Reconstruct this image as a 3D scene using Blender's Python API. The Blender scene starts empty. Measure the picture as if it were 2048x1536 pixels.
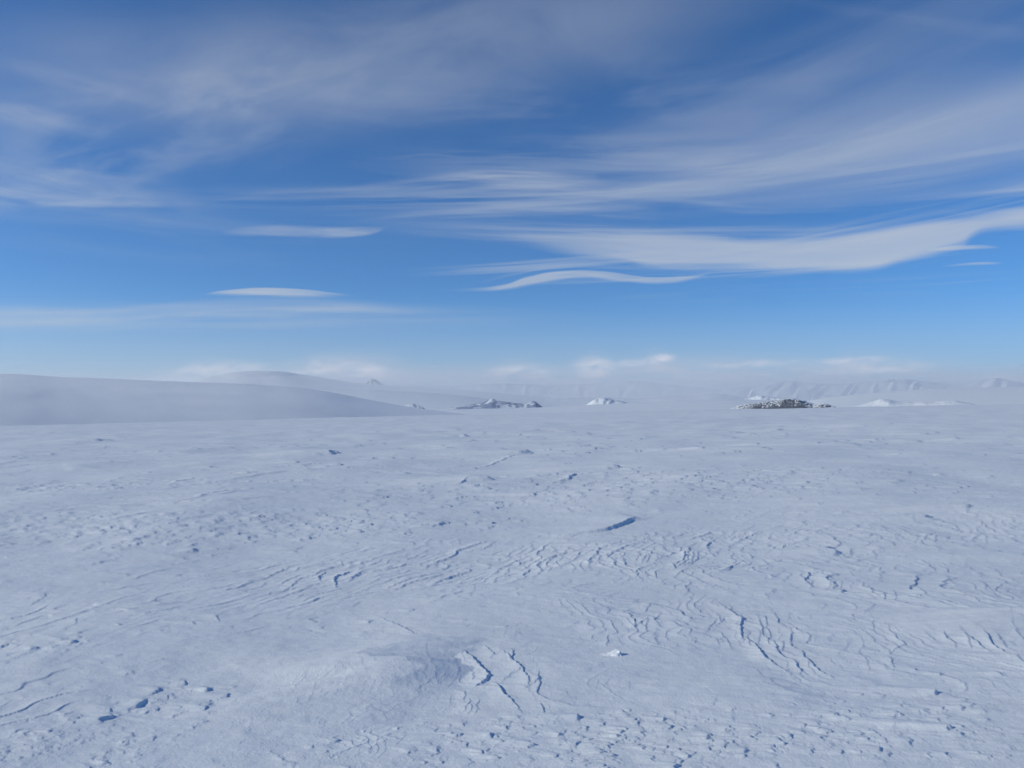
import bpy, math, random
import numpy as np
from math import radians, sin, cos, tan, atan, atan2, asin, pi

sc = bpy.context.scene
# ------------------------------------------------------------------ camera, light
W, HH = 2048.0, 1536.0            # pixel frame used for the survey of directions
HFOV = radians(65.0)
FPX = (W / 2) / tan(HFOV / 2)
V_EYE = 805.0                     # image row of eye level
PITCH = atan((V_EYE - HH / 2) / FPX)
EYE = 1.7
cam_d = bpy.data.cameras.new("camera")
cam = bpy.data.objects.new("camera", cam_d)
sc.collection.objects.link(cam)
cam.location = (0, 0, EYE)
cam.rotation_euler = (pi / 2 + PITCH, 0, 0)
cam_d.sensor_width = 36.0
cam_d.angle = HFOV
cam_d.clip_start = 0.1
cam_d.clip_end = 60000
sc.camera = cam

SUN_EL = 24.0
SUN_AZ = -100.0                   # degrees from the view axis (+Y), negative = left
SUN_STRENGTH = 2.6
SKY_STRENGTH = 0.1
EXPOSURE = 0.12

sun_d = bpy.data.lights.new("sun", 'SUN')
sun_d.energy = SUN_STRENGTH
sun_d.angle = radians(0.55)
sun_d.color = (1.0, 0.96, 0.78)
sun = bpy.data.objects.new("sun", sun_d)
sc.collection.objects.link(sun)
sun.rotation_euler = (radians(90 - SUN_EL), 0, radians(180 - SUN_AZ))

sc.view_settings.view_transform = 'Standard'
sc.view_settings.look = 'None'
sc.view_settings.gamma = 1.0
sc.view_settings.exposure = EXPOSURE
sc.view_settings.use_curve_mapping = False
sc.cycles.use_denoising = True
sc.cycles.max_bounces = 5
sc.cycles.diffuse_bounces = 3
sc.cycles.volume_bounces = 2
sc.cycles.caustics_reflective = False
sc.cycles.caustics_refractive = False


def direction(u, v):
    """azimuth and elevation (radians) of an image position"""
    x = (u - W / 2) / FPX
    z = (HH / 2 - v) / FPX
    y = 1.0
    c, s = cos(PITCH), sin(PITCH)
    y2, z2 = y * c - z * s, y * s + z * c
    return atan2(x, y2), atan2(z2, math.hypot(x, y2))


# ------------------------------------------------------------------ node helpers
class NT:
    def __init__(self, tree):
        self.t = tree
        tree.nodes.clear()

    def n(self, kind, **kw):
        nd = self.t.nodes.new(kind)
        for k, v in kw.items():
            setattr(nd, k, v)
        return nd

    def link(self, a, b):
        self.t.links.new(a, b)

    def _set(self, sock, val):
        if isinstance(val, bpy.types.NodeSocket):
            self.t.links.new(val, sock)
        else:
            sock.default_value = val

    def m(self, op, a, b=0.0, c=None, clamp=False):
        nd = self.n('ShaderNodeMath', operation=op)
        nd.use_clamp = clamp
        self._set(nd.inputs[0], a)
        if op not in ('ABSOLUTE', 'SINE', 'COSINE', 'ARCSINE', 'SQRT'):
            self._set(nd.inputs[1], b)
        if c is not None:
            self._set(nd.inputs[2], c)
        return nd.outputs[0]

    def vec(self, x, y, z=0.0):
        nd = self.n('ShaderNodeCombineXYZ')
        for s, v in zip(nd.inputs, (x, y, z)):
            self._set(s, v)
        return nd.outputs[0]

    def smooth(self, val, lo, hi, tlo=0.0, thi=1.0):
        nd = self.n('ShaderNodeMapRange', interpolation_type='SMOOTHSTEP')
        self._set(nd.inputs['Value'], val)
        self._set(nd.inputs['From Min'], lo)
        self._set(nd.inputs['From Max'], hi)
        self._set(nd.inputs['To Min'], tlo)
        self._set(nd.inputs['To Max'], thi)
        return nd.outputs['Result']

    def noise(self, vec, scale, detail=4.0, rough=0.55, dist=0.0, dims='3D'):
        nd = self.n('ShaderNodeTexNoise', noise_dimensions=dims)
        self._set(nd.inputs['Vector'], vec)
        self._set(nd.inputs['Scale'], scale)
        nd.inputs['Detail'].default_value = detail
        nd.inputs['Roughness'].default_value = rough
        nd.inputs['Distortion'].default_value = dist
        return nd.outputs[0]

    def mix(self, fac, a, b, blend='MIX'):
        nd = self.n('ShaderNodeMix', data_type='RGBA', blend_type=blend)
        nd.clamp_factor = True
        self._set(nd.inputs['Factor'], fac)
        self._set(nd.inputs['A'] if False else nd.inputs[6], a)
        self._set(nd.inputs[7], b)
        return nd.outputs[2]

    def curve(self, val, pts, x0, x1, y0, y1):
        """piecewise smooth curve through (x, y) pairs given in real units"""
        nd = self.n('ShaderNodeFloatCurve')
        cm = nd.mapping
        cm.use_clip = False
        cm.extend = 'HORIZONTAL'
        c = cm.curves[0]
        P = [((x - x0) / (x1 - x0), (y - y0) / (y1 - y0)) for x, y in pts]
        c.points[0].location = P[0]
        c.points[1].location = P[-1]
        for p in P[1:-1]:
            c.points.new(p[0], p[1])
        cm.update()
        t = self.m('DIVIDE', self.m('SUBTRACT', val, x0), x1 - x0)
        self._set(nd.inputs['Value'], t)
        return self.m('MULTIPLY_ADD', nd.outputs[0], y1 - y0, y0)


# ------------------------------------------------------------------ sky
world = bpy.data.worlds.new("World")
sc.world = world
world.use_nodes = True
k = NT(world.node_tree)
sky = k.n('ShaderNodeTexSky', sky_type='NISHITA')
sky.sun_disc = False
sky.sun_elevation = radians(SUN_EL)
sky.sun_rotation = radians(SUN_AZ)
sky.altitude = 2500
sky.air_density = 1.0
sky.dust_density = 0.3
sky.ozone_density = 6.0
tc = k.n('ShaderNodeTexCoord')
sep = k.n('ShaderNodeSeparateXYZ')
k.link(tc.outputs['Generated'], sep.inputs[0])
X, Y, Z = sep.outputs
DEG = 180 / pi
az = k.m('MULTIPLY', k.m('ARCTAN2', X, Y), DEG)
el = k.m('MULTIPLY', k.m('ARCSINE', Z), DEG)

CLOUD = (5.0, 5.4, 5.9, 1)        # radiance of a thick lit cloud, same unit as the sky texture
opac = None


def add_layer(cur, layer):
    """1-(1-a)(1-b)"""
    if cur is None:
        return layer
    return k.m('SUBTRACT', 1.0, k.m('MULTIPLY', k.m('SUBTRACT', 1.0, cur), k.m('SUBTRACT', 1.0, layer)))


def ribbon(top, bot, opacity, st, sb, streak=0.35, kx=0.12, ky=2.2, seed=0.0, detail=3.0):
    """a cloud sheet between two edge curves; top and bot hold survey positions, st and sb edge softness in degrees"""
    A = [(math.degrees(direction(u, v)[0]), math.degrees(direction(u, v)[1])) for u, v in top]
    B = [(math.degrees(direction(u, v)[0]), math.degrees(direction(u, v)[1])) for u, v in bot]
    O = [(math.degrees(direction(u, 500)[0]), o) for u, o in opacity]
    ys = [p[1] for p in A + B]
    y0, y1 = min(ys) - 0.5, max(ys) + 0.5
    xs = [p[0] for p in A + B + O]
    x0, x1 = min(xs), max(xs)
    tp = k.curve(az, A, x0, x1, y0, y1)
    bt = k.curve(az, B, x0, x1, y0, y1)
    op = k.curve(az, O, x0, x1, 0.0, 1.0)
    mid = k.m('MULTIPLY', k.m('ADD', tp, bt), 0.5)
    rel = k.m('SUBTRACT', el, mid)
    nz = k.noise(k.vec(k.m('MULTIPLY', az, kx), k.m('MULTIPLY', rel, ky), seed), 1.0, detail, 0.55, 0.25)
    wob = k.m('MULTIPLY', k.m('SUBTRACT', nz, 0.5), max(st, sb) * 1.2)
    e2 = k.m('ADD', el, wob)
    a = k.smooth(k.m('SUBTRACT', tp, e2), -st * 0.35, st)
    b = k.smooth(k.m('SUBTRACT', e2, bt), -sb * 0.35, sb)
    s = k.smooth(nz, 0.32, 0.68, 1.0 - min(0.9, streak * 1.6), 1.0)
    return k.m('MULTIPLY', k.m('MULTIPLY', a, b), k.m('MULTIPLY', op, s), clamp=True)


def patch(u, v, ru, rv, strength, seed, kx, ky, slope=0.0, lo=0.42, hi=0.7, detail=5.0):
    """soft elliptical region of streaky veil"""
    ca, ce = [math.degrees(q) for q in direction(u, v)]
    ra, re = ru * DEG / FPX, rv * DEG / FPX
    dx = k.m('DIVIDE', k.m('SUBTRACT', az, ca), ra)
    ey = k.m('SUBTRACT', k.m('SUBTRACT', el, ce), k.m('MULTIPLY', k.m('SUBTRACT', az, ca), slope))
    dy = k.m('DIVIDE', ey, re)
    d = k.m('SQRT', k.m('ADD', k.m('MULTIPLY', dx, dx), k.m('MULTIPLY', dy, dy)))
    msk = k.smooth(d, 1.25, 0.15)
    nz = k.noise(k.vec(k.m('MULTIPLY', az, kx), k.m('MULTIPLY', ey, ky), seed), 1.0, detail, 0.55, 0.5)
    return k.m('MULTIPLY', k.m('MULTIPLY', msk, k.smooth(nz, lo, hi)), strength, clamp=True)


layers = []
# large lens sheet on the right
layers.append(ribbon(
    [(900, 482), (1000, 472), (1100, 463), (1250, 462), (1400, 470), (1550, 479), (1650, 471), (1750, 456), (1850, 441), (1950, 431), (2060, 412), (2300, 380)],
    [(900, 488), (1000, 490), (1130, 508), (1250, 526), (1320, 538), (1450, 533), (1600, 540), (1725, 543), (1800, 526), (1880, 507), (1925, 494), (1945, 478), (1985, 464), (2060, 462), (2300, 470)],
    [(900, 0.0), (1000, 0.12), (1100, 0.3), (1200, 0.5), (1300, 0.62), (1600, 0.68), (1750, 0.75), (1950, 0.72), (2060, 0.6), (2300, 0.4)],
    0.55, 0.55, 0.08, 0.10, 1.8, 1.3))
layers.append(ribbon([(1860, 497), (1930, 490), (2000, 493), (2010, 494)], [(1860, 502), (1930, 500), (2000, 496), (2010, 495)],
                     [(1850, 0), (1900, 0.6), (1960, 0.5), (2005, 0)], 0.08, 0.12, 0.2, 0.3, 5, 2.1))
# low wave cloud
layers.append(ribbon(
    [(840, 579), (940, 577), (1000, 570), (1060, 552), (1130, 541), (1200, 542), (1300, 553), (1360, 552), (1425, 542)],
    [(840, 582), (940, 583), (1000, 581), (1080, 567), (1160, 558), (1250, 565), (1330, 568), (1380, 560), (1425, 545)],
    [(840, 0), (940, 0.22), (1020, 0.6), (1120, 0.68), (1250, 0.55), (1360, 0.5), (1400, 0.3), (1430, 0)],
    0.10, 0.22, 0.2, 0.2, 3, 3.7))
layers.append(ribbon(
    [(960, 562), (1040, 540), (1130, 527), (1230, 530), (1400, 531), (1600, 520)],
    [(960, 567), (1040, 549), (1130, 535), (1230, 538), (1400, 543), (1600, 546)],
    [(950, 0), (1040, 0.3), (1130, 0.34), (1300, 0.32), (1450, 0.36), (1600, 0.2), (1650, 0)], 0.15, 0.25, 0.7, 0.12, 6, 5.2))
# lens on the left
layers.append(ribbon(
    [(405, 589), (450, 580), (500, 576), (560, 576), (620, 580), (670, 586), (715, 591)],
    [(405, 590), (450, 591), (500, 592), (560, 593), (620, 594), (670, 594), (715, 592)],
    [(400, 0), (430, 0.45), (500, 0.68), (600, 0.6), (680, 0.35), (720, 0)], 0.07, 0.25, 0.15, 0.2, 3, 6.1))
layers.append(ribbon(
    [(-300, 606), (0, 612), (200, 612), (400, 600), (560, 594), (700, 600), (820, 611), (900, 614)],
    [(-300, 672), (0, 668), (200, 660), (400, 640), (560, 634), (700, 628), (820, 624), (900, 618)],
    [(-300, 0.5), (0, 0.5), (300, 0.48), (450, 0.5), (650, 0.46), (800, 0.42), (880, 0.25), (930, 0)], 0.5, 0.7, 0.4, 0.1, 1.6, 7.7))
layers.append(ribbon([(1880, 533), (1920, 527), (1990, 524), (2005, 526)], [(1880, 536), (1920, 532), (1990, 529), (2005, 528)],
                     [(1875, 0), (1930, 0.4), (1980, 0.45), (2005, 0)], 0.08, 0.12, 0.1, 0.3, 5, 8.1))
# sheet edge sweeping to the right, upper
layers.append(ribbon(
    [(950, 345), (1100, 350), (1300, 375), (1500, 385), (1700, 388), (1850, 378), (1950, 368), (2060, 350), (2300, 330)],
    [(950, 420), (1100, 420), (1300, 412), (1480, 424), (1600, 426), (1700, 419), (1800, 408), (1950, 399), (2060, 392), (2300, 385)],
    [(950, 0.0), (1100, 0.22), (1400, 0.3), (1600, 0.36), (1850, 0.42), (2060, 0.5), (2300, 0.5)], 0.9, 0.45, 0.45, 0.08, 1.6, 9.4))
layers.append(ribbon(
    [(1850, 418), (1950, 421), (2060, 412), (2300, 400)], [(1850, 424), (1950, 434), (2060, 440), (2300, 450)],
    [(1820, 0), (1900, 0.2), (2000, 0.4), (2060, 0.5), (2300, 0.5)], 0.3, 0.4, 0.2, 0.1, 1.6, 9.9))
# diagonal streaks in the middle
layers.append(ribbon(
    [(680, 444), (760, 432), (850, 419), (950, 410), (1100, 402), (1300, 400)],
    [(680, 452), (760, 446), (850, 440), (950, 438), (1100, 440), (1300, 448)],
    [(680, 0), (760, 0.2), (900, 0.28), (1100, 0.26), (1250, 0.15), (1330, 0)], 0.35, 0.7, 0.5, 0.12, 2.2, 11.0))
layers.append(ribbon(
    [(440, 462), (540, 449), (640, 453), (700, 453), (770, 452)], [(440, 470), (540, 473), (640, 476), (720, 474), (770, 458)],
    [(440, 0), (520, 0.25), (600, 0.3), (700, 0.42), (740, 0.28), (780, 0)], 0.2, 0.2, 0.35, 0.3, 3, 12.0))
layers.append(ribbon(
    [(360, 398), (460, 388), (560, 377), (700, 368), (850, 348), (1000, 335), (1150, 345)],
    [(360, 410), (460, 402), (560, 396), (700, 392), (850, 380), (1000, 378), (1150, 380)],
    [(340, 0), (450, 0.2), (560, 0.18), (800, 0.18), (1000, 0.34), (1130, 0.25), (1200, 0)], 0.35, 0.7, 0.6, 0.12, 2.4, 13.0))
layers.append(ribbon([(720, 320), (800, 312), (860, 306), (900, 309), (940, 314)], [(720, 323), (800, 317), (860, 312), (900, 315), (940, 318)],
                     [(720, 0), (800, 0.15), (860, 0.25), (940, 0)], 0.15, 0.3, 0.3, 0.2, 3, 14.0))
# veil
layers.append(patch(740, 120, 860, 130, 0.32, 21.0, 0.06, 0.14, 0.16, 0.12, 0.66, 6))
layers.append(patch(330, 250, 480, 120, 0.26, 22.0, 0.14, 0.34, 0.32, 0.36, 0.70, 6))
layers.append(patch(40, 380, 300, 50, 0.46, 23.0, 0.12, 0.6, 0.0, 0.35, 0.68, 5))
layers.append(patch(20, 215, 160, 30, 0.26, 33.0, 0.12, 0.8, -0.1, 0.35, 0.68, 5))
layers.append(patch(210, 350, 130, 16, 0.22, 34.0, 0.12, 0.8, 0.05, 0.3, 0.68, 5))
layers.append(patch(170, 168, 150, 18, 0.16, 35.0, 0.12, 0.8, -0.1, 0.3, 0.68, 5))
layers.append(patch(1990, 245, 600, 95, 0.40, 24.0, 0.035, 0.12, 0.04, 0.0, 0.6, 4))
layers.append(patch(1620, 180, 520, 110, 0.18, 25.0, 0.04, 0.3, 0.22, 0.15, 0.65, 3))
layers.append(patch(1650, 300, 420, 40, 0.28, 36.0, 0.05, 0.6, 0.12, 0.25, 0.6, 4))
layers.append(patch(1880, 50, 260, 16, 0.06, 37.0, 0.05, 0.6, -0.32, 0.25, 0.6, 4))
layers.append(patch(1250, 350, 500, 80, 0.32, 26.0, 0.06, 0.9, -0.02, 0.35, 0.7, 4))
layers.append(patch(1800, 340, 420, 40, 0.22, 27.0, 0.06, 1.6, 0.02, 0.4, 0.7, 4))
layers.append(patch(1100, 200, 700, 90, 0.20, 28.0, 0.06, 0.25, 0.0, 0.35, 0.7, 4))
layers.append(patch(300, 460, 500, 60, 0.10, 29.0, 0.08, 0.8, 0.0, 0.35, 0.7, 4))
layers.append(patch(1250, 470, 520, 26, 0.34, 51.0, 0.05, 2.2, -0.04, 0.3, 0.62, 4))
layers.append(patch(1120, 528, 300, 16, 0.34, 52.0, 0.06, 3.4, 0.06, 0.4, 0.6, 4))
layers.append(patch(1450, 548, 420, 12, 0.34, 53.0, 0.06, 3.4, 0.02, 0.38, 0.6, 4))
layers.append(patch(480, 640, 620, 30, 0.24, 54.0, 0.05, 1.4, 0.03, 0.3, 0.62, 4))
layers.append(patch(1750, 455, 420, 26, 0.28, 55.0, 0.05, 2.6, 0.12, 0.38, 0.62, 4))
layers.append(patch(1000, 395, 620, 40, 0.26, 56.0, 0.05, 1.5, 0.05, 0.38, 0.64, 5))
layers.append(patch(1650, 580, 600, 18, 0.16, 30.0, 0.07, 2.6, 0.0, 0.45, 0.7, 4))
for L in layers:
    opac = add_layer(opac, L)

# low bank of cloud above the far mountains
bank_top = [(-400, 760), (0, 758), (300, 748), (350, 742), (430, 729), (520, 739), (580, 738), (640, 719), (720, 716), (800, 731), (850, 744), (960, 741), (1040, 730),
            (1100, 743), (1150, 733), (1185, 718), (1235, 731), (1290, 722), (1320, 712), (1348, 722), (1450, 722), (1550, 725), (1650, 728),
            (1700, 716), (1780, 724), (1900, 735), (2060, 738), (2300, 736)]
bank = ribbon([(u, v - 14) for u, v in bank_top], [(-400, 900), (2300, 900)],
              [(-400, 0.3), (0, 0.35), (250, 0.4), (350, 0.5), (600, 0.85), (900, 0.85), (1300, 0.95), (1700, 0.9), (2300, 0.85)], 1.5, 0.4, 0.45, 0.3, 1.3, 31.0, 5)
puff = None
for (u, v, ru, rv, s, sd) in [(735, 750, 42, 20, 0.95, 1), (650, 738, 70, 22, 0.5, 2), (1040, 745, 62, 16, 0.6, 3), (1185, 735, 38, 20, 0.75, 4),
                              (1320, 717, 26, 9, 0.95, 5), (1275, 725, 40, 8, 0.7, 6), (440, 745, 90, 20, 0.55, 7), (1700, 722, 60, 8, 0.55, 8),
                              (1500, 728, 90, 7, 0.4, 9), (1760, 735, 80, 14, 0.4, 10), (1990, 758, 70, 9, 0.45, 11), (1270, 768, 30, 8, 0.4, 12)]:
    puff = add_layer(puff, patch(u, v, ru * 1.25, rv * 1.15, s, 40.0 + sd, 0.6, 1.5, 0.05, 0.30, 0.66, 6))
base = k.mix(1.0, sky.outputs[0], (0.46, 0.86, 1.07, 1), 'MULTIPLY')
col = k.mix(opac, base, CLOUD)
mist = k.smooth(el, 8.0, 0.0, 0.0, 0.62)
col = k.mix(mist, col, (3.9, 4.6, 5.6, 1))
col = k.mix(bank, col, (4.9, 5.2, 6.2, 1))
col = k.mix(puff, col, (7.4, 7.3, 7.8, 1))
bg = k.n('ShaderNodeBackground')
k.link(col, bg.inputs['Color'])
bg.inputs['Strength'].default_value = SKY_STRENGTH
wo = k.n('ShaderNodeOutputWorld')
k.link(bg.outputs[0], wo.inputs['Surface'])

# ------------------------------------------------------------------ numpy noise
rng = np.random.RandomState(7)
PERM = rng.permutation(256).astype(np.int32)
PERM = np.concatenate([PERM, PERM])
GA = rng.rand(256) * 2 * np.pi
GX, GY = np.cos(GA).astype(np.float32), np.sin(GA).astype(np.float32)


def perlin(x, y, seed=0):
    x = np.asarray(x, np.float32) + np.float32(seed * 17.31)
    y = np.asarray(y, np.float32) - np.float32(seed * 9.77)
    xf, yf = np.floor(x), np.floor(y)
    xi, yi = xf.astype(np.int32) & 255, yf.astype(np.int32) & 255
    fx, fy = x - xf, y - yf
    u = fx * fx * fx * (fx * (fx * 6 - 15) + 10)
    v = fy * fy * fy * (fy * (fy * 6 - 15) + 10)
    x1 = (xi + 1) & 255
    y1 = (yi + 1) & 255

    def g(a, b, dx, dy):
        h = PERM[PERM[a] + b]
        return GX[h] * dx + GY[h] * dy
    n00 = g(xi, yi, fx, fy)
    n10 = g(x1, yi, fx - 1, fy)
    n01 = g(xi, y1, fx, fy - 1)
    n11 = g(x1, y1, fx - 1, fy - 1)
    a = n00 + u * (n10 - n00)
    b = n01 + u * (n11 - n01)
    return (a + v * (b - a)) * 1.5


def fbm(x, y, octaves, seed=0, gain=0.5, lac=2.03):
    s = 0.0
    a = 1.0
    for i in range(octaves):
        s = s + a * perlin(x, y, seed + i * 3.1)
        x, y = x * lac, y * lac
        a *= gain
    return s


def sstep(x, a, b):
    t = np.clip((x - a) / (b - a), 0, 1)
    return t * t * (3 - 2 * t)


# ------------------------------------------------------------------ ground
TILT_X, TILT_Y = 0.0195, -0.0100


def plain(x, y):
    return TILT_X * x + TILT_Y * y


def at(u, v):
    """point of the near snow plain seen at a survey position"""
    a, e = direction(u, v)
    dx, dy, dz = sin(a) * cos(e), cos(a) * cos(e), sin(e)
    t = EYE / (TILT_X * dx + TILT_Y * dy - dz)
    return t * dx, t * dy


def macro(x, y):
    r = np.hypot(x, y)
    a = np.arctan2(x, y)
    R0 = 330 + 60 * np.sin(a * 3 + 1) + 120 * np.sin(a)
    t = sstep(r, R0, R0 + 1100)
    p = plain(x, y)
    p = p * np.minimum(1, 700 / np.maximum(r, 1))
    far = -27 + 5 * perlin(x / 900, y / 1500, 5) * sstep(r, 900, 2500)
    z = p * (1 - t) + far * t
    und = 0.07 * perlin(x / 3.1, y / 3.7, 1) * sstep(r, 2.5, 6) + 0.10 * perlin(x / 9.3, y / 8.1, 2) * sstep(r, 4, 14)
    und = und + 0.35 * perlin(x / 41, y / 33, 3) * sstep(r, 20, 70)
    return z + und * (1 - t * 0.3)


# wind-cut layer patches: (u, v, radius across, radius along, angle of the cut lines' facing, spacing, height, wave, seed)
# facing is the direction the little cliffs look to, degrees from +X
CUTS = [
    (1000, 1330, 1.0, 0.9, 14, 0.13, 0.006, 1.2, 31),
    (1560, 1290, 0.9, 1.1, 10, 0.12, 0.007, 1.0, 32),
    (1880, 1290, 1.0, 1.1, 16, 0.12, 0.007, 1.1, 33),
    (1800, 1160, 1.5, 1.6, 0, 0.16, 0.009, 1.3, 34),
    (1700, 1090, 2.0, 2.0, -14, 0.20, 0.011, 1.2, 35),
    (700, 1400, 0.7, 0.9, 10, 0.09, 0.006, 1.6, 36),
    (1300, 1240, 1.2, 1.0, 8, 0.14, 0.007, 1.4, 37),
    (900, 1120, 2.4, 2.4, -44, 0.13, 0.009, 0.8, 38),
    (500, 1165, 2.2, 2.0, -46, 0.15, 0.008, 0.7, 39),
    (1950, 1060, 2.4, 2.4, -20, 0.24, 0.012, 1.2, 40),
    (620, 1150, 1.9, 2.2, -42, 0.17, 0.011, 0.8, 1),
    (860, 1110, 1.9, 2.6, -46, 0.16, 0.011, 0.7, 2),
    (1180, 1105, 1.3, 2.2, -16, 0.19, 0.013, 1.1, 3),
    (1380, 1100, 1.3, 2.4, -20, 0.18, 0.013, 1.2, 4),
    (1500, 1120, 1.4, 2.0, -14, 0.26, 0.012, 1.1, 5),
    (1110, 1370, 0.5, 0.6, 30, 0.26, 0.010, 0.9, 7),
    (1780, 1170, 1.1, 1.3, 4, 0.34, 0.020, 1.4, 11),
    (720, 1370, 0.55, 0.75, 20, 0.11, 0.008, 1.6, 12),
    (650, 1450, 0.55, 0.6, -10, 0.13, 0.008, 1.6, 13),
    (330, 1010, 3.0, 2.2, -60, 0.5, 0.05, 0.7, 14),
    (180, 1165, 2.4, 1.8, -62, 0.5, 0.010, 0.6, 15),
    (1700, 1070, 2.6, 3.0, -12, 0.45, 0.015, 1.2, 16),
    (1300, 1230, 1.0, 0.9, 12, 0.4, 0.014, 1.6, 17),
    (800, 930, 8.0, 7.0, -66, 1.6, 0.05, 0.9, 18),
    (200, 925, 10.0, 8.0, -70, 1.6, 0.055, 0.8, 19),
    (120, 1260, 1.5, 0.7, -50, 0.5, 0.007, 0.5, 20),
    (1850, 1350, 0.9, 0.5, 0, 0.30, 0.012, 1.5, 21),
]


def step_r(r):
    return np.where(r < 3.0, 0.012, np.minimum(0.00038 * r * r, 0.0058 * r))


def saw(phi, w):
    """slow rise, then a sharp drop over the last share w of the period"""
    f = phi - np.floor(phi)
    up = f / (1 - w)
    dn = (1 - f) / w
    d = np.clip(dn, 0, 1)
    return np.where(f < 1 - w, np.clip(up, 0, 1) ** 1.6, d * d * (3 - 2 * d))


def cuts(x, y, r):
    out = np.zeros_like(x)
    # strength of the erosion along each line breaks up irregularly
    brk = perlin(x / 0.37, y / 0.5, 31) + 0.6 * perlin(x / 0.15, y / 0.21, 32)
    for (u, v, ra, rl, ang, sp, h, wave, sd) in CUTS:
        cx, cy = at(u, v)
        c, s = cos(radians(ang)), sin(radians(ang))
        dx, dy = x - cx, y - cy
        p = dx * c + dy * s
        q = -dx * s + dy * c
        m = np.hypot(p / ra, q / rl)
        idx = m < 1.7
        if not idx.any():
            continue
        P, Q, M, B = p[idx], q[idx], m[idx], brk[idx]
        sx, sy = x[idx], y[idx]
        M = M + 0.35 * perlin(sx / (ra * 0.5), sy / (ra * 0.5), sd + 50)
        w1 = wave * 1.15 * sp * 2.2 * perlin(P / (sp * 6), Q / (sp * 4.5), sd)
        w2 = wave * 0.42 * sp * perlin(P / (sp * 2.2), Q / (sp * 1.3), sd + 11)
        w3 = wave * 0.10 * sp * perlin(P / (sp * 0.6), Q / (sp * 0.35), sd + 13)
        phi = (P + w1 + w2 + w3) / sp
        rowid = np.floor(phi)
        amp = 0.75 + 0.5 * np.sin(rowid * 12.9898 + sd) * np.cos(rowid * 4.1)
        seg = perlin(Q / (sp * 8) + rowid * 7.3, rowid * 3.7 + sd, sd + 3)   # each line lives for a stretch
        a = 0.6 * h * np.clip(amp, 0.25, 1.25) * sstep(seg + 0.12 * B, -0.55, 0.05)
        out[idx] += a * saw(phi, np.clip(1.3 * (abs(s) * step_r(r[idx]) + abs(c) * 0.00087 * r[idx]) / sp, 0.10, 0.4)) * sstep(M, 1.05, 0.55)
    # weak cuts everywhere near
    w = 1.6 * perlin(x / 2.3, y / 2.0, 71) + 0.5 * perlin(x / 0.7, y / 0.6, 72) + 0.12 * perlin(x / 0.2, y / 0.2, 73)
    phi = (x * 0.85 - y * 0.30 + w) / 0.27
    rid = np.floor(phi)
    msk = sstep(perlin(x / 1.3 + rid * 1.7, y / 1.3, 74), 0.12, 0.5) * sstep(perlin(x / 3.0, y / 3.0, 75), -0.1, 0.35)
    out += 0.0065 * saw(phi, np.clip(1.0 * step_r(r) / 0.27, 0.09, 0.4)) * msk * sstep(r, 22, 10)
    return out


# crust fields: scattered small knobs with a tail upwind and a cliff downwind
# (u, v, radius u px, radius v px, count, size lo, size hi, density seed)
KNOBS = [
    (330, 1400, 210, 55, 120, 0.035, 0.12),
    (60, 1290, 170, 30, 60, 0.03, 0.10),
    (120, 1480, 260, 70, 380, 0.02, 0.055),
    (420, 1490, 200, 60, 120, 0.02, 0.05),
    (1000, 1480, 420, 60, 340, 0.02, 0.065),
    (1500, 1480, 560, 75, 800, 0.02, 0.075),
    (1800, 1440, 300, 90, 300, 0.02, 0.07),
    (1250, 1440, 350, 30, 120, 0.03, 0.07),
    (200, 1060, 320, 36, 750, 0.07, 0.17),
    (430, 1045, 420, 20, 480, 0.07, 0.17),
    (100, 975, 260, 12, 420, 0.10, 0.24),
    (330, 965, 300, 8, 200, 0.10, 0.24),
    (700, 1040, 260, 26, 380, 0.06, 0.15),
    (1000, 985, 420, 26, 520, 0.08, 0.22),
    (1400, 970, 300, 26, 480, 0.09, 0.26),
    (1200, 950, 260, 20, 120, 0.08, 0.22),
    (1600, 950, 250, 25, 160, 0.08, 0.20),
    (1850, 960, 260, 60, 120, 0.08, 0.20),
    (750, 940, 500, 22, 120, 0.15, 0.4),
    (1050, 1030, 120, 16, 60, 0.05, 0.10),
    (1700, 1050, 330, 50, 70, 0.06, 0.14),
    (1780, 1210, 300, 50, 60, 0.03, 0.08),
    (300, 900, 500, 24, 120, 0.25, 0.8),
    (900, 890, 700, 26, 220, 0.25, 0.9),
    (1600, 880, 600, 34, 200, 0.25, 0.9),
    (1000, 862, 1100, 14, 200, 0.6, 1.8),
    (1500, 850, 700, 14, 120, 0.8, 2.4),
    (200, 868, 320, 12, 90, 0.6, 1.8),
]
# single drifts: (u, v, length, width, height, facing)
DRIFTS = [
    (800, 1330, 1.5, 1.0, 0.16, 19, 0.40),
    (1560, 1385, 1.6, 0.7, 0.035, -20, 0.3),
    (2045, 1238, 1.3, 0.40, 0.14, 0),
    (2040, 1112, 1.6, 0.4, 0.08, 0),
    (1665, 1102, 1.8, 0.5, 0.10, 5),
    (1690, 1185, 0.5, 0.12, 0.04, -10),
    (1860, 1385, 0.8, 0.11, 0.05, -18),
    (1895, 1462, 0.7, 0.08, 0.045, -18),
    (1160, 1430, 0.5, 0.08, 0.04, 0),
    (1925, 1022, 3.0, 0.35, 0.08, 0),
    (1850, 1040, 2.2, 0.5, 0.10, 0),
    (1065, 985, 2.2, 0.35, 0.10, -20),
    (660, 912, 7, 1.0, 0.30, -8),
    (1040, 905, 9, 1.6, 0.30, -8),
    (960, 958, 4, 1.2, 0.2, -25),
    (1230, 935, 6, 1.0, 0.25, -8),
    (1470, 862, 18, 1.6, 0.25, -5),
    (1560, 858, 16, 1.6, 0.25, 0),
    (920, 868, 14, 2.2, 0.45, -8),
    (205, 885, 12, 1.6, 0.35, -8),
    ]


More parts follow.
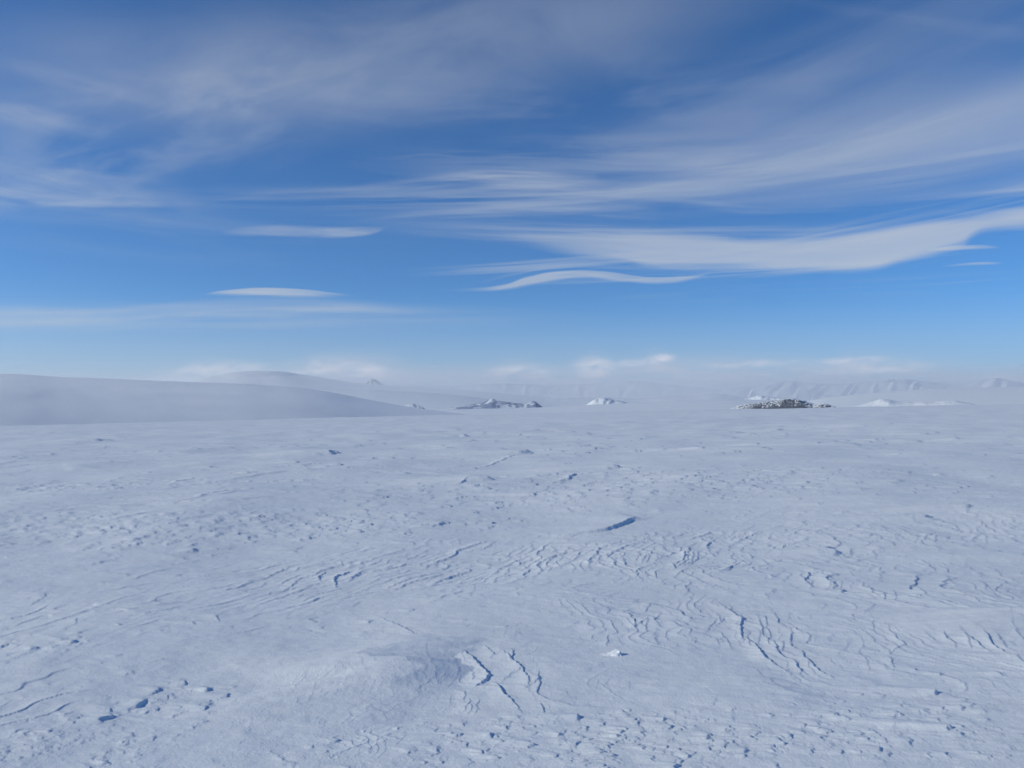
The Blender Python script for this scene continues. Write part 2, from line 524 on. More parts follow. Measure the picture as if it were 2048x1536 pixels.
def stamp_all(x, y, z, AZ, R):
    """x, y, z are (rows, cols) on the polar sheet; adds the knobs and drifts to z"""
    rnd = random.Random(5)
    jobs = []
    for (u, v, ru, rv, n, s0, s1) in KNOBS:
        k_, tries = 0, 0
        ph = rnd.uniform(0, 100)
        while k_ < n and tries < n * 6:
            tries += 1
            a_, b_ = rnd.gauss(0, 0.5), rnd.gauss(0, 0.5)
            uu, vv = u + a_ * ru, v + b_ * rv
            hz = V_EYE - ((uu - 1024) * TILT_X + TILT_Y * FPX)
            if vv < hz + 12:
                continue
            px, py = at(uu, vv)
            cl = float(perlin(np.float32(px * 2.2 / max(0.6, s1 * 8)), np.float32(py * 2.2 / max(0.6, s1 * 8)), ph))
            if cl < rnd.uniform(-0.35, 0.25):
                continue
            s = s0 * 0.8 + (s1 - s0) * rnd.random() ** 3.2
            hf = (0.07 + 0.16 * rnd.random() ** 2) / (1 + (s / 0.5) ** 2 * 0.5)
            mid_ = 940 < v < 1080
            jobs.append((px, py, s * rnd.uniform(2.0, 4.6), s * (rnd.uniform(0.9, 2.0) if mid_ else rnd.uniform(0.5, 1.3)), s * hf, rnd.uniform(-32, 4), rnd.random() * 50, 0.10))
            k_ += 1
    # sparse random drifts over the whole plain, larger ones further out
    for i in range(1500):
        rr = 6 * (300 / 6) ** rnd.random()
        aa = rnd.uniform(-0.75, 0.75)
        s = (0.010 + 0.02 * rnd.random() ** 2) * rr ** 0.8
        jobs.append((rr * sin(aa), rr * cos(aa), s * rnd.uniform(2.5, 6), s * rnd.uniform(0.5, 1.0), s * rnd.uniform(0.04, 0.09) / (1 + (rr / 90) ** 2), rnd.uniform(-35, 0), rnd.random() * 50, 0.13))
    for (u, v, L, wd, h, ang, *st_) in DRIFTS:
        px, py = at(u, v)
        jobs.append((px, py, L, wd * 0.8, h * 0.5, ang, rnd.random() * 50, st_[0] if st_ else 0.14))
    for (px, py, L, wd, h, ang, sd, steep) in jobs:
        r0, a0 = math.hypot(px, py), atan2(px, py)
        reach = max(L * 1.1, wd * 2.2)
        i0, i1 = np.searchsorted(R, [r0 - reach, r0 + reach])
        da = min(1.2, reach / max(r0, 0.5))
        j0, j1 = np.searchsorted(AZ, [a0 - da, a0 + da])
        if i1 - i0 < 2 or j1 - j0 < 2:
            continue
        sx, sy = x[i0:i1, j0:j1] - px, y[i0:i1, j0:j1] - py
        c, s = cos(radians(ang)), sin(radians(ang))
        p = sx * c + sy * s
        q = -sx * s + sy * c
        wn = wd * 0.55
        dr = float(step_r(np.float64(r0)))
        stp = abs(c * sin(a0) + s * cos(a0)) * dr + abs(c * cos(a0) - s * sin(a0)) * 0.00087 * r0
        p = p + 0.5 * wd * perlin(q / wn, p / (L * 0.9), sd)
        if wn / 2.7 > 3 * dr:
            p = p + 0.2 * wd * perlin(q / wn * 2.7, p / (L * 0.5), sd + 1)
        q = q + 0.3 * wd * perlin(p / L * 1.5, q / wn * 0.5, sd + 2)
        p = p + 0.35 * q * q / wd                        # crescent front
        t = np.clip(1 + p / L, 0, 1)
        tail = t * t * (3 - 2 * t) * (p <= 0)
        fr = max(wd * steep * 1.6, 0.006, 1.3 * stp)
        front = np.clip(1 - p / fr, 0, 1) * (p > 0)
        width = wd * (0.75 + 0.5 * np.clip(-p / L, 0, 1))
        g = np.exp(-(q / width) ** 2 * 1.3)
        bump = h * (tail ** 1.5 + front) * g
        zz = z[i0:i1, j0:j1]
        z[i0:i1, j0:j1] = zz + np.maximum(0, bump - 0.7 * np.clip(zz, 0, None))
    return z


# surveyed edges of wind-cut layers: position pairs each followed by the height of the little cliff in mm
EDGES_TXT = """
755 1229 4 803 1250 10 826 1265 8 850 1275 6 881 1285 6 912 1294 8 932 1301 12 953 1321 22 970 1337 20 977 1345 21 970 1355 20 960 1362 14
997 1367 16 1004 1379 16 1021 1393 12 1033 1405 8 1045 1422 3
1004 1299 4 1021 1314 12 1038 1326 16 1045 1335 12 1055 1347 8 1057 1359 10 1054 1369 4
1025 1299 6 1026 1308 12 1023 1314 5
1038 1335 6 1018 1344 5 1006 1356 3
973 1292 8 987 1304 8
1206 1367 4 1223 1381 8 1243 1395 10 1270 1405 6 1300 1418 3
867 1357 3 843 1369 12 832 1379 7
919 1338 6 898 1367 4
898 1345 5 881 1361 6 885 1367 3
908 1313 8 917 1337 6
1078 1340 4 1076 1354 8 1061 1367 4
1083 1405 7 1086 1419 8 1091 1424 3
939 1395 5 929 1412 5
944 1403 5 939 1415 4
956 1395 5 951 1414 5
1257 1357 4 1259 1374 5 1264 1381 3
1444 1210 4 1457 1218 8 1474 1229 10 1485 1235 15 1480 1249 15 1483 1266 13 1486 1275 5
1488 1268 4 1509 1280 10 1519 1295 20 1527 1309 22 1543 1319 12 1560 1331 10 1580 1343 9 1599 1358 4
1510 1335 6 1526 1352 11 1546 1365 9 1574 1381 5
1515 1230 4 1524 1253 11 1526 1266 8 1546 1276 6 1553 1287 13 1553 1297 14 1567 1309 8 1587 1316 6 1598 1331 12 1611 1344 5
1580 1251 4 1584 1263 9 1580 1276 12 1584 1287 11 1604 1297 9 1611 1311 13 1625 1323 13 1642 1340 13 1665 1352 5
1567 1278 5 1567 1287 8 1562 1297 5
1531 1232 8 1533 1249 6
1543 1218 4 1553 1232 8 1557 1242 11 1570 1247 5
1430 1241 8 1413 1259 5
1447 1236 6 1434 1248 4
1806 1246 3 1833 1252 5 1850 1263 9 1861 1273 9 1878 1285 4
1888 1264 11 1893 1275 12 1908 1283 6 1912 1294 4
1888 1246 3 1915 1256 6 1932 1270 13 1946 1280 18 1963 1295 13 1980 1307 4
1936 1278 12 1941 1294 7
1929 1246 3 1960 1259 8 1977 1273 14 1980 1287 19 1997 1300 14 2032 1317 11 2060 1335 6
1990 1262 4 2000 1280 9 2012 1298 8 2030 1304 4
2021 1232 14 2025 1253 11 2045 1280 6
1782 1317 8 1787 1335 5
1727 1287 4 1717 1300 4 1734 1317 5 1738 1338 3
1970 1164 8 1975 1174 8 1990 1186 3
1741 1177 8 1746 1188 8 1755 1194 4
1770 1188 11 1770 1200 9
1789 1184 6 1792 1201 5
1840 1176 6 1850 1190 9 1870 1198 5
1893 1150 5 1905 1164 7 1925 1172 4
970 1076 16 939 1086 19 917 1091 22 905 1102 16 881 1112 13 854 1124 10 843 1132 4
939 1131 15 919 1139 17 902 1146 15 878 1158 12 857 1168 6
881 1141 12 854 1149 15 816 1161 16 792 1172 8
847 1143 11 823 1148 14 799 1158 14 775 1170 7
830 1139 9 803 1144 12 779 1153 12 744 1163 5
796 1139 8 762 1149 11 734 1160 6
765 1141 6 735 1149 8 712 1157 5
762 1126 10 727 1132 15 712 1141 15 703 1150 12 694 1158 5
697 1136 20 673 1146 22 667 1155 20 673 1167 7
649 1136 12 636 1146 13 639 1156 6
660 1128 9 640 1134 12 622 1142 6
564 1129 12 547 1138 11 533 1146 9 506 1156 12 479 1168 16 434 1182 8
342 1127 9 308 1136 9 280 1146 14 258 1153 9
615 1143 8 595 1153 10 581 1167 11 560 1179 6
600 1139 5 580 1150 8 562 1160 8 545 1168 4
619 1167 9 601 1173 10 567 1187 6
632 1194 8 605 1204 6
622 1190 6 594 1202 5
590 1148 5 566 1154 7 540 1160 5
520 1150 5 480 1158 7 452 1166 5
500 1138 4 470 1146 6 440 1152 4
85 1189 8 62 1204 7
82 1172 6 66 1180 5
294 1177 5 253 1190 7 212 1208 10 147 1228 10 79 1249 10 0 1268 8
1302 1078 8 1261 1088 13 1233 1098 16 1219 1105 16 1216 1114 14 1230 1122 12 1226 1132 6
1240 1081 8 1199 1095 13 1189 1105 14 1175 1122 12 1178 1132 5
1196 1095 9 1158 1102 13 1148 1115 12 1124 1126 5
1161 1095 9 1110 1105 14 1079 1117 20 1072 1127 17 1083 1136 14 1076 1146 8
1100 1112 8 1092 1124 10 1102 1134 8 1096 1142 4
1124 1108 6 1112 1120 9 1120 1132 6
1140 1124 6 1150 1134 8 1146 1142 4
1165 1120 6 1158 1130 8 1170 1140 5
1200 1108 8 1196 1120 9 1206 1130 5
1248 1104 6 1244 1114 9 1252 1128 6
1059 1136 15 1045 1146 15 1052 1153 9 1031 1158 6
1042 1138 12 1008 1148 9 987 1153 4
1002 1132 10 990 1139 9
960 1152 7 930 1160 8 905 1168 4
1281 1105 9 1271 1122 9
1295 1105 9 1284 1122 10
1302 1102 8 1294 1124 9
1315 1105 7 1312 1122 7
1325 1108 6 1318 1118 7 1322 1126 4
1370 1102 17 1366 1119 17 1346 1129 17 1349 1139 7
1378 1091 12 1375 1119 14 1356 1132 9
1387 1102 12 1384 1119 12 1370 1129 8
1396 1100 9 1394 1116 10 1378 1132 6
1416 1062 17 1399 1069 17 1375 1077 11
1440 1050 8 1416 1055 8
1430 1076 9 1413 1086 11 1420 1103 6
1440 1092 8 1434 1104 6
1515 1062 13 1488 1074 15 1468 1082 8
1508 1048 7 1481 1058 8
1615 1079 8 1567 1089 13 1556 1096 17 1563 1103 13 1556 1110 6
1601 1089 6 1584 1094 9 1587 1106 5
1666 1053 8 1628 1065 9
1567 1048 11 1539 1055 9
1498 1103 15 1505 1115 13
1539 1151 7 1544 1158 9 1560 1147 4
1484 1120 9 1462 1134 12 1440 1146 6
1300 1210 6 1290 1222 7
1256 1228 6 1268 1240 12 1270 1252 8
1280 1246 8 1268 1254 6
1296 1236 7 1292 1250 6
1320 1228 6 1308 1240 8 1322 1252 5
1350 1238 4 1366 1246 6 1388 1254 4
440 985 12 400 1000 18 360 1010 22 320 1014 12
430 992 8 390 1005 12 350 1014 8
340 1002 9 290 1008 12 262 1016 9
280 1005 9 250 1012 12
600 912 20 560 918 14
320 940 24 260 938 16 180 944 20 100 948 14
1065 908 60 1030 912 50 1005 914 30
1045 905 30 985 925 40 960 930 20
960 955 50 935 960 60 918 968 30
1262 938 60 1246 935 50
1150 947 60 1130 956 50 1105 962 30
905 915 40 880 918 30
755 1062 6 735 1068 7 715 1074 4
610 1048 8 580 1052 6
"""
BIG = """
1290 1034 12 1268 1035 55 1250 1041 48 1228 1052 40 1190 1060 26 1128 1068 12
895 1041 20 884 1042 36 874 1046 20
"""


def cut_edges(x, y, z, AZ, R):
    rows = [(l, 0) for l in EDGES_TXT.strip().splitlines()] + [(l, 1) for l in BIG.strip().splitlines()]
    for n_, (line, big) in enumerate(rows):
        q = [float(t) for t in line.split()]
        pts = [at(q[i], q[i + 1]) for i in range(0, len(q), 3)]
        hs = [q[i + 2] / 1000.0 * (1.0 if big else 0.72) for i in range(0, len(q), 3)]
        # make the low side the sunless one (+X)
        if sum((pts[i + 1][1] - pts[i][1]) for i in range(len(pts) - 1)) < 0:
            pts, hs = pts[::-1], hs[::-1]
        hm = max(hs)
        rr_ = [math.hypot(*p) for p in pts]
        aa_ = [atan2(*p) for p in pts]
        L = {0: max(0.16, 9 * hm), 1: 28 * hm}[big]
        i0, i1 = np.searchsorted(R, [min(rr_) - L * 1.2, max(rr_) + L * 1.2])
        j0, j1 = np.searchsorted(AZ, [min(aa_) - L * 1.6 / min(rr_), max(aa_) + L * 1.2 / min(rr_)])
        sx, sy = x[i0:i1, j0:j1].astype(np.float64), y[i0:i1, j0:j1].astype(np.float64)
        r0 = sum(rr_) / len(rr_)
        dr = float(step_r(np.float64(r0)))
        ws = max(0.05, 3 * dr)
        wa = 0.22 * ws
        px_ = sx + wa * perlin(sx / ws, sy / ws, n_ * 1.3)
        py_ = sy + wa * perlin(sx / ws, sy / ws, n_ * 1.3 + 40)
        best = np.full(sx.shape, 1e9)
        sd = np.zeros(sx.shape)
        sabs = np.zeros(sx.shape)
        H = np.zeros(sx.shape)
        ov = np.zeros(sx.shape)
        for i in range(len(pts) - 1):
            ax, ay = pts[i]
            bx_, by_ = pts[i + 1]
            ex, ey = bx_ - ax, by_ - ay
            l2 = ex * ex + ey * ey
            t = ((px_ - ax) * ex + (py_ - ay) * ey) / l2
            tcl = np.clip(t, 0, 1)
            dx, dy = px_ - (ax + tcl * ex), py_ - (ay + tcl * ey)
            d = np.hypot(dx, dy)
            side = (px_ - ax) * ey - (py_ - ay) * ex          # >0 on the +X side for a line running away
            sa = np.abs(side) / math.sqrt(l2)
            m = (d < best - 1e-7) | ((np.abs(d - best) <= 1e-7) & (sa > sabs))
            sabs = np.where(m, sa, sabs)
            best = np.where(m, d, best)
            sd = np.where(m, np.sign(side), sd)
            H = np.where(m, hs[i] + (hs[i + 1] - hs[i]) * tcl, H)
            o_ = np.zeros(sx.shape)
            if i == 0:
                o_ = np.maximum(o_, -t * math.sqrt(l2))
            if i == len(pts) - 2:
                o_ = np.maximum(o_, (t - 1) * math.sqrt(l2))
            ov = np.where(m, o_, ov)
        nx, ny = pts[-1][1] - pts[0][1], -(pts[-1][0] - pts[0][0])
        nn = math.hypot(nx, ny)
        nx, ny = nx / nn, ny / nn
        a0 = sum(aa_) / len(aa_)
        stp = abs(nx * sin(a0) + ny * cos(a0)) * dr + abs(nx * cos(a0) - ny * sin(a0)) * 0.00087 * r0
        fr = np.maximum(0.4 * H, 1.25 * stp)
        up = np.clip(1 - best / L, 0, 1) ** 2.0
        down = np.clip(1 - best / fr, 0, 1)
        endf = np.exp(-(ov / max(0.05, 1.2 * hm, 2 * dr)) ** 2)
        z[i0:i1, j0:j1] += (H * np.where(sd > 0, down, up) * endf).astype(z.dtype)


def material_snow(name, grain=1.0, tint=(0.86, 0.89, 0.92)):
    m = bpy.data.materials.new(name)
    m.use_nodes = True
    t = NT(m.node_tree)
    g = t.n('ShaderNodeNewGeometry')
    n1 = t.noise(g.outputs['Position'], 0.9, 4, 0.6)
    c = t.mix(t.smooth(n1, 0.3, 0.7), tuple(q * 0.96 for q in tint) + (1,), tint + (1,))
    b = t.n('ShaderNodeBsdfPrincipled')
    t.link(c, b.inputs['Base Color'])
    b.inputs['Roughness'].default_value = 0.75
    b.inputs['Specular IOR Level'].default_value = 0.25
    fine = t.noise(g.outputs['Position'], 60.0, 4, 0.7)
    mid = t.noise(g.outputs['Position'], 9.0, 4, 0.6)
    hsum = t.m('ADD', t.m('MULTIPLY', fine, 0.004 * grain), t.m('MULTIPLY', mid, 0.008 * grain))
    bp = t.n('ShaderNodeBump')
    bp.inputs['Distance'].default_value = 1.0
    bp.inputs['Strength'].default_value = 0.5
    t.link(hsum, bp.inputs['Height'])
    t.link(bp.outputs[0], b.inputs['Normal'])
    o = t.n('ShaderNodeOutputMaterial')
    t.link(b.outputs[0], o.inputs['Surface'])
    return m


M_SNOW = material_snow("snow", 1.8)
M_FAR = material_snow("far_snow", 0.0)


def mesh_grid(name, x, y, z, mat, wrap=False, smooth=True, extra_center=None):
    """rows x cols arrays to one mesh object"""
    nr, nc = x.shape
    co = np.stack([x, y, z], -1).reshape(-1, 3).astype(np.float32)
    i = np.arange(nr - 1)[:, None] * nc
    j = np.arange(nc - 1 if not wrap else nc)[None, :]
    j2 = (j + 1) % nc
    a, b, c, d = i + j, i + j2, i + nc + j2, i + nc + j
    faces = np.stack([a, d, c, b], -1).reshape(-1, 4)
    if extra_center is not None:
        co = np.vstack([co, np.array([extra_center], np.float32)])
        ci = len(co) - 1
        jj = np.arange(nc)
        tri = np.stack([np.full(nc, ci), jj, (jj + 1) % nc], -1)
    else:
        tri = np.zeros((0, 3), int)
    me = bpy.data.meshes.new(name)
    me.vertices.add(len(co))
    me.vertices.foreach_set('co', co.ravel())
    nl = faces.size + tri.size
    me.loops.add(nl)
    me.loops.foreach_set('vertex_index', np.concatenate([faces.ravel(), tri.ravel()]).astype(np.int32))
    me.polygons.add(len(faces) + len(tri))
    st = np.concatenate([np.arange(len(faces)) * 4, faces.size + np.arange(len(tri)) * 3]).astype(np.int32)
    me.polygons.foreach_set('loop_start', st)
    me.update(calc_edges=True)
    if smooth:
        me.polygons.foreach_set('use_smooth', np.ones(len(me.polygons), bool))
    me.materials.append(mat)
    o = bpy.data.objects.new(name, me)
    sc.collection.objects.link(o)
    return o


def structure(o):
    o['kind'] = 'structure'
    return o


def tag(o, label, cat, group=None):
    o['label'] = label
    o['category'] = cat
    if group:
        o['group'] = group
    return o


def build_ground():
    dense = np.radians(np.arange(-37.5, 37.5001, 0.05))
    coarse_l = np.radians(np.linspace(-180, -38, 90, endpoint=False))
    coarse_r = np.radians(np.linspace(38, 180, 90, endpoint=False))
    AZ = np.concatenate([coarse_l, dense, coarse_r])
    R = [0.8]
    while R[-1] < 14000:
        r = R[-1]
        if r < 3.0:
            d = 0.12
        else:
            d = min(0.00038 * r * r, (0.0058 if r < 700 else 0.012) * r)
            d = max(d, 0.004)
        R.append(r + d)
    R = np.array(R)
    rr, aa = np.meshgrid(R, AZ, indexing='ij')
    x = (rr * np.sin(aa)).astype(np.float32)
    y = (rr * np.cos(aa)).astype(np.float32)
    base = macro(x, y)
    fin = np.zeros_like(base)
    near = R < 120
    fin[near] = cuts(x[near], y[near], rr[near].astype(np.float32))
    cut_edges(x, y, fin, AZ, R)
    stamp_all(x, y, fin, AZ, R)
    # small unevenness
    n = R < 40
    X_, Y_ = x[n], y[n]
    fin[n] += 0.010 * perlin(X_ / 0.9, Y_ / 0.5, 81) + 0.0035 * fbm(X_ / 0.28, Y_ / 0.13, 3, 82)
    f = (R > 12)
    X_, Y_ = x[f], y[f]
    rf = rr[f]
    ripple = 0.022 * perlin(X_ / 2.2, Y_ / 1.0, 85) + 0.05 * perlin(X_ / 7, Y_ / 3.2, 86)
    fin[f] += ripple * sstep(rf, 12, 40) * sstep(rf, 900, 300)
    z = base + fin
    o = mesh_grid("ground", x, y, z, M_SNOW, wrap=True, extra_center=(0, 0, float(base[0].mean())))
    structure(o)
    return o


build_ground()


# ------------------------------------------------------------------ far terrain
def ridge(name, sky_pts, dist, front, back, foot=-40.0, amp=0.02, seed=1, nu=260, nt=70, mat=None, rib=0.0, rib_n=40, skew=0.0, flat=1.0, fine=0.0, sm=50):
    """a hill whose crest line is surveyed: height field on a polar patch, with real distance and depth"""
    P = [(direction(u, v)) for u, v in sky_pts]
    A = np.array([p[0] for p in P])
    E = np.array([p[1] for p in P])
    az_ = np.linspace(A[0], A[-1], nu)
    # smooth interpolation (cosine-free cubic through the survey)
    e_ = np.interp(az_, A, E)
    if nu > 60:
        kk = max(1, nu // sm)
        ker = np.ones(2 * kk + 1) / (2 * kk + 1)
        ep = np.pad(e_, kk, mode='edge')
        e_ = np.convolve(ep, ker, 'valid')
    t = np.linspace(0, 1, nt)
    tc_ = front / (front + back)
    d = dist - front + t * (front + back)
    T, AZ_ = np.meshgrid(t, az_, indexing='ij')
    D = dist - front + T * (front + back)
    top = EYE + dist * np.tan(e_)[None, :]
    s = np.where(T < tc_, T / tc_, (1 - T) / (1 - tc_))
    prof = np.sin(np.clip(s, 0, 1) * pi / 2) ** flat
    hgt = (top - foot)
    nz = fbm(AZ_ * dist / (front * 0.5), D / (front * 0.5), 5, seed)
    z = foot + hgt * prof * (1 + amp * nz * np.sin(s * pi))
    if rib:
        ph = AZ_ * rib_n / (A[-1] - A[0]) + skew * (1 - s) + 0.7 * perlin(AZ_ * 60, T * 3, seed + 5)
        rb = 1 - np.abs(2 * (ph - np.floor(ph)) - 1)
        z = z - rib * hgt * rb * np.sin(s * pi) * (0.6 + 0.6 * perlin(AZ_ * 40, T * 2, seed + 9))
    if fine:
        z = z + fine * fbm(AZ_ * dist / 6, D / 9, 4, seed + 20) * np.clip(s * 3, 0, 1)
    x = D * np.sin(AZ_)
    y = D * np.cos(AZ_)
    return mesh_grid(name, x, y, z, mat or M_FAR)


def rock_material(name, snow_amount=0.5, scale=1.0, rock=(0.055, 0.055, 0.06)):
    m = bpy.data.materials.new(name)
    m.use_nodes = True
    t = NT(m.node_tree)
    g = t.n('ShaderNodeNewGeometry')
    sp = t.n('ShaderNodeSeparateXYZ')
    t.link(g.outputs['Normal'], sp.inputs[0])
    n1 = t.noise(g.outputs['Position'], 0.35 * scale, 5, 0.65, 0.6)
    n2 = t.noise(g.outputs['Position'], 1.3 * scale, 4, 0.6)
    f = t.m('ADD', t.m('MULTIPLY', t.m('SUBTRACT', n1, 0.5), 1.6), t.m('MULTIPLY', sp.outputs[2], 0.9))
    f = t.m('ADD', f, t.m('MULTIPLY', t.m('SUBTRACT', n2, 0.5), 0.9))
    fac = t.smooth(f, 0.95 - snow_amount - 0.06, 0.95 - snow_amount + 0.06)
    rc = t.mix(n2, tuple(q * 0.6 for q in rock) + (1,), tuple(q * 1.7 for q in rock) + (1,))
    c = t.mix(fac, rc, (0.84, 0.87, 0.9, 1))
    b = t.n('ShaderNodeBsdfPrincipled')
    t.link(c, b.inputs['Base Color'])
    b.inputs['Roughness'].default_value = 0.85
    b.inputs['Specular IOR Level'].default_value = 0.2
    o = t.n('ShaderNodeOutputMaterial')
    t.link(b.outputs[0], o.inputs['Surface'])
    return m


M_ROCK = rock_material("rock_with_snow", 0.20, 3.2, (0.09, 0.10, 0.13))
M_PEAK = rock_material("rock_with_painted_shade", 0.03, 0.06, (0.16, 0.21, 0.34))  # blue of the peak's shaded face painted into the rock colour
M_ROCKFAR = rock_material("far_rock_with_snow", 0.25, 0.12, (0.05, 0.055, 0.07))

structure(ridge("snow_hill", [(-700, 770), (-300, 752), (0, 750), (60, 752), (100, 756), (300, 763), (500, 769), (600, 776), (660, 784), (720, 796), (800, 811), (860, 820), (930, 829), (1000, 840)],
                1000, 560, 500, -40, 0.035, 1, 500, 160, flat=0.8))
structure(ridge("snow_ridge", [(300, 790), (400, 757), (480, 743), (560, 742), (620, 752), (700, 764), (800, 773), (950, 781), (1100, 795), (1160, 812)],
                5900, 1500, 1500, -40, 0.06, 2, 300, 60))
structure(ridge("snow_slope", [(480, 800), (560, 783), (640, 780), (750, 780), (850, 785), (930, 792), (1000, 801), (1080, 812), (1150, 822)],
                3900, 900, 900, -44, 0.03, 3, 300, 60, flat=0.7))
structure(ridge("snow_slope", [(560, 836), (700, 826), (900, 819), (1080, 815), (1170, 810), (1260, 806), (1350, 802), (1450, 799), (1560, 800), (1650, 805), (1720, 815)],
                2350, 800, 200, -34, 0.012, 8, 300, 60, flat=0.7))
structure(ridge("snow_plateau", [(1560, 815), (1640, 797), (1700, 790), (1760, 785), (1850, 779), (1950, 776), (2060, 774), (2400, 770), (2700, 790)],
                2300, 900, 1200, -30, 0.02, 4, 300, 80, flat=0.7))
structure(ridge("far_mountain", [(1330, 805), (1400, 785), (1470, 776), (1530, 768), (1565, 760), (1600, 764), (1650, 768), (1700, 768), (1740, 764), (1790, 757), (1850, 762), (1900, 770), (1955, 764), (1985, 752), (2020, 762), (2100, 772), (2300, 765), (2500, 800)],
                7500, 1500, 2000, -40, 0.10, 5, 700, 90, rib=0.16, rib_n=30, skew=2.2))
structure(ridge("far_mountain", [(880, 812), (980, 800), (1090, 796), (1180, 794), (1280, 797), (1340, 792), (1385, 791), (1430, 786), (1470, 792), (1520, 797), (1600, 800), (1700, 806)],
                5600, 1100, 1000, -40, 0.08, 6, 300, 60))
structure(ridge("far_mountain", [(-900, 770), (-300, 760), (200, 770), (420, 772), (560, 775), (800, 770), (900, 772), (1000, 766), (1100, 770), (1200, 768), (1270, 760), (1330, 768), (1500, 785)],
                9500, 1500, 1500, -40, 0.10, 7, 600, 60, rib=0.08, rib_n=50, skew=1.0))

# rocky peaks standing out of the snow, far away
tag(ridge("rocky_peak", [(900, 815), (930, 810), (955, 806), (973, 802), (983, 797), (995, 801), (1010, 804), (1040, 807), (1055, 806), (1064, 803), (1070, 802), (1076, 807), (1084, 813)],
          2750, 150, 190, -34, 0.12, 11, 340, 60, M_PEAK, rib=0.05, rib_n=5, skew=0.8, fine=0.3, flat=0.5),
    "long rocky peak, blue shade painted in its colour, ending in a small knob, far off in the valley", "rocky peak")
tag(ridge("snowy_knoll", [(1168, 812), (1185, 801), (1195, 797), (1208, 796), (1218, 796), (1228, 800), (1245, 802), (1262, 808)],
          2600, 120, 160, -26, 0.2, 12, 120, 40, M_FAR, rib=0.1, rib_n=4, skew=0.5),
    "small rounded white knoll alone right of the rocky peak, before hazy cloud", "knoll")
tag(ridge("rocky_knoll", [(805, 815), (815, 810), (825, 808), (835, 809), (842, 812), (850, 817)],
          1900, 60, 80, -22, 0.3, 13, 80, 30, M_ROCKFAR, fine=0.5),
    "tiny dark rocky hump just behind the right foot of the left snow hill", "knoll")
tag(ridge("rocky_peak", [(722, 772), (735, 764), (742, 758), (750, 758), (758, 764), (772, 772)],
          5600, 200, 300, 20, 0.2, 14, 80, 30, M_ROCKFAR),
    "tiny dark summit poking out under a bright round cloud, left of centre", "rocky peak")
tag(ridge("snowy_knoll", [(1470, 806), (1485, 800), (1500, 795), (1515, 791), (1530, 792), (1548, 794), (1562, 797), (1590, 803)],
          3400, 120, 160, -22, 0.2, 15, 120, 40, M_FAR, rib=0.08, rib_n=4),
    "pale snowy knoll rising just behind the left end of the dark rock outcrop", "knoll")
tag(ridge("snowy_knoll", [(1690, 815), (1722, 810), (1738, 805), (1752, 801), (1762, 798), (1775, 798), (1790, 802), (1830, 804), (1880, 802), (1910, 801), (1950, 808)],
          1500, 60, 80, -10, 0.12, 16, 240, 40, rock_material("snowy_rock", 0.78, 0.5), rib=0.05, rib_n=5, fine=0.2),
    "small frosted white knoll standing right of the dark rock outcrop", "knoll")

# the dark rock outcrop at the edge of the plain
outcrop = ridge("rock_outcrop", [(1452, 826), (1459, 820), (1470, 815), (1480, 811), (1495, 808), (1510, 807), (1530, 804), (1550, 802), (1565, 799), (1590, 798), (1604, 800),
                                 (1612, 805), (1620, 806), (1635, 809), (1650, 809), (1668, 812), (1676, 818)],
                470, 9, 24, -6.5, 0.10, 17, 620, 110, M_ROCK, fine=0.7, flat=0.4, sm=120)
tag(outcrop, "dark broken rock outcrop streaked with snow at the far edge of the snow plain", "rock outcrop")


# the lump of wind-cut snow standing alone in the foreground
def snow_lump():
    cx, cy = at(1236, 1306)
    gz = float(macro(np.array([cx], np.float32), np.array([cy], np.float32))[0])
    n_a, n_r = 96, 40
    th = np.linspace(0, 2 * pi, n_a, endpoint=False)
    rr = np.linspace(1, 0.0, n_r)
    Rg, Tg = np.meshgrid(rr, th, indexing='ij')
    x = Rg * np.cos(Tg)
    y = Rg * np.sin(Tg)
    # long tail on the left, cliff on the right
    sx = np.where(x < 0, 0.19, 0.045)
    nx = perlin(x * 2.1, y * 2.1, 4) * 0.25
    zz = 0.034 * (1 - Rg ** 2) ** 1.2 * np.where(x < 0, np.clip(1 + x, 0, 1) ** 1.8, np.clip(1 - x * 0.6, 0, 1)) * (1 + 0.8 * perlin(x * 3, y * 3, 9))
    zz = zz + 0.006 * fbm(x * 5, y * 5, 3, 12) * (1 - Rg)
    o = mesh_grid("snow_lump", cx + (x + nx * 0.15) * sx, cy + y * 0.055 - 0.02 * x, zz - 0.012, M_SNOW, wrap=True)
    for v in o.data.vertices:
        v.co.z += gz + 0.006
    tag(o, "small bright wind-cut lump of snow with a dark shadow, alone in the foreground", "snow lump")


snow_lump()

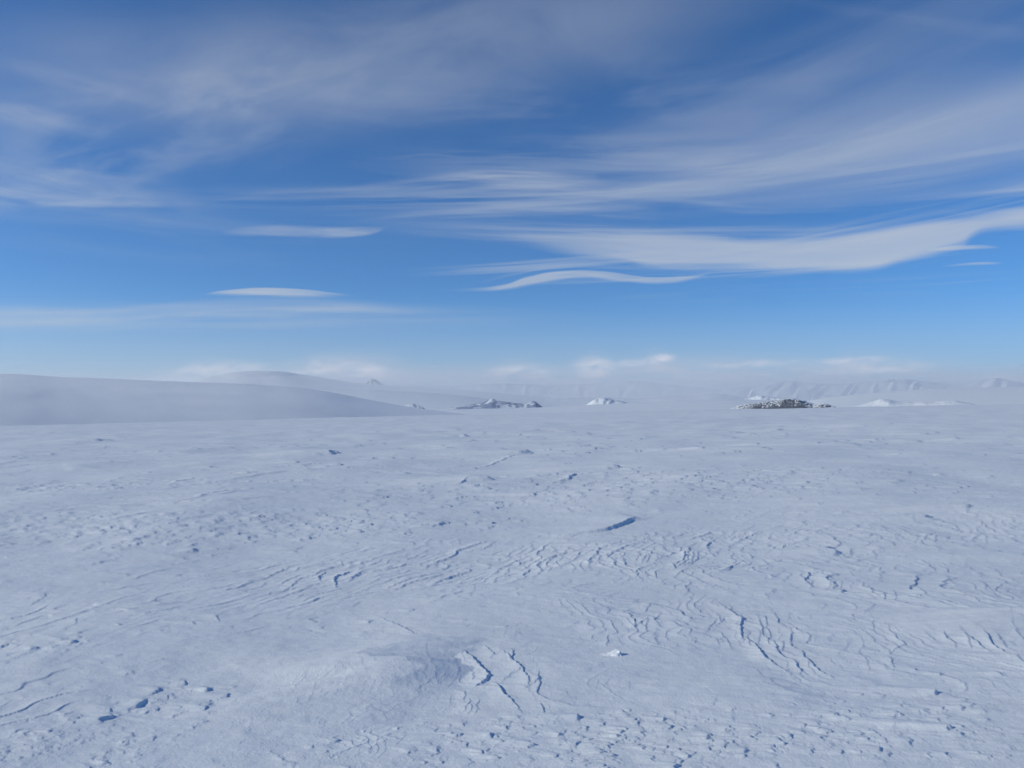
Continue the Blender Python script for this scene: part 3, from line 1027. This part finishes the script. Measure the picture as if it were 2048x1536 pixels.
# ------------------------------------------------------------------ haze
def fog_body(name, cx, cy, cz, rx, ry, rz, dens, seed, rot=0.0):
    """a flattened, uneven closed body of thin ice fog"""
    m = bpy.data.materials.new(name)
    m.use_nodes = True
    t = NT(m.node_tree)
    v = t.n('ShaderNodeVolumePrincipled')
    v.inputs['Color'].default_value = (0.98, 0.99, 1.0, 1)
    v.inputs['Density'].default_value = dens
    v.inputs['Anisotropy'].default_value = 0.2
    o = t.n('ShaderNodeOutputMaterial')
    t.link(v.outputs[0], o.inputs['Volume'])
    nu, nv = 96, 32
    U, V = np.meshgrid(np.linspace(0, 2 * pi, nu, endpoint=False), np.linspace(-pi / 2 * 0.98, pi / 2 * 0.98, nv), indexing='xy')
    k_ = 1 + 0.22 * perlin(np.cos(U) * 3 * rx / max(rx, ry), np.sin(U) * 3 + V, seed)
    x = rx * np.cos(V) * np.cos(U) * k_
    y = ry * np.cos(V) * np.sin(U) * k_
    z = rz * np.sin(V) * (1 + 0.5 * perlin(np.cos(U) * np.cos(V) * 5, np.sin(U) * np.cos(V) * 3, seed + 3))
    co = np.stack([x, y, z], -1).reshape(-1, 3)
    top, bot = np.array([[0, 0, rz]]), np.array([[0, 0, -rz]])
    co = np.vstack([co, top, bot])
    c, s_ = cos(rot), sin(rot)
    P = np.stack([co[:, 0] * c - co[:, 1] * s_ + cx, co[:, 0] * s_ + co[:, 1] * c + cy, co[:, 2] + cz], -1)
    fc = []
    for i in range(nv - 1):
        for j in range(nu):
            j2 = (j + 1) % nu
            fc.append((i * nu + j, i * nu + j2, (i + 1) * nu + j2, (i + 1) * nu + j))
    ti, bi = nu * nv, nu * nv + 1
    for j in range(nu):
        j2 = (j + 1) % nu
        fc.append(((nv - 1) * nu + j, (nv - 1) * nu + j2, ti))
        fc.append((j2, j, bi))
    me = bpy.data.meshes.new(name)
    me.from_pydata(P.tolist(), [], fc)
    me.materials.append(m)
    ob = bpy.data.objects.new(name, me)
    sc.collection.objects.link(ob)
    ob['kind'] = 'stuff'


# fog lying over the far valley, and drifting snow in front of the left hill
fog_body("fog", 900, 5200, 20, 5600, 900, 175, 8e-4, 3)
fog_body("drifting_snow", -420, 560, -12, 440, 130, 36, 2.0e-3, 8, 0.35)


def haze():
    m = bpy.data.materials.new("haze")
    m.use_nodes = True
    t = NT(m.node_tree)
    v = t.n('ShaderNodeVolumePrincipled')
    v.inputs['Color'].default_value = (0.97, 0.98, 1.0, 1)
    v.inputs['Density'].default_value = 0.65e-4
    v.inputs['Anisotropy'].default_value = 0.35
    o = t.n('ShaderNodeOutputMaterial')
    t.link(v.outputs[0], o.inputs['Volume'])
    s, zb, zt = 16000.0, -75.0, 340.0
    co = [(-s, -s, zb), (s, -s, zb), (s, s, zb), (-s, s, zb), (-s, -s, zt), (s, -s, zt), (s, s, zt), (-s, s, zt)]
    fc = [(0, 3, 2, 1), (4, 5, 6, 7), (0, 1, 5, 4), (1, 2, 6, 5), (2, 3, 7, 6), (3, 0, 4, 7)]
    me = bpy.data.meshes.new("haze")
    me.from_pydata(co, [], fc)
    me.materials.append(m)
    ob = bpy.data.objects.new("haze", me)
    sc.collection.objects.link(ob)
    ob['kind'] = 'stuff'


haze()
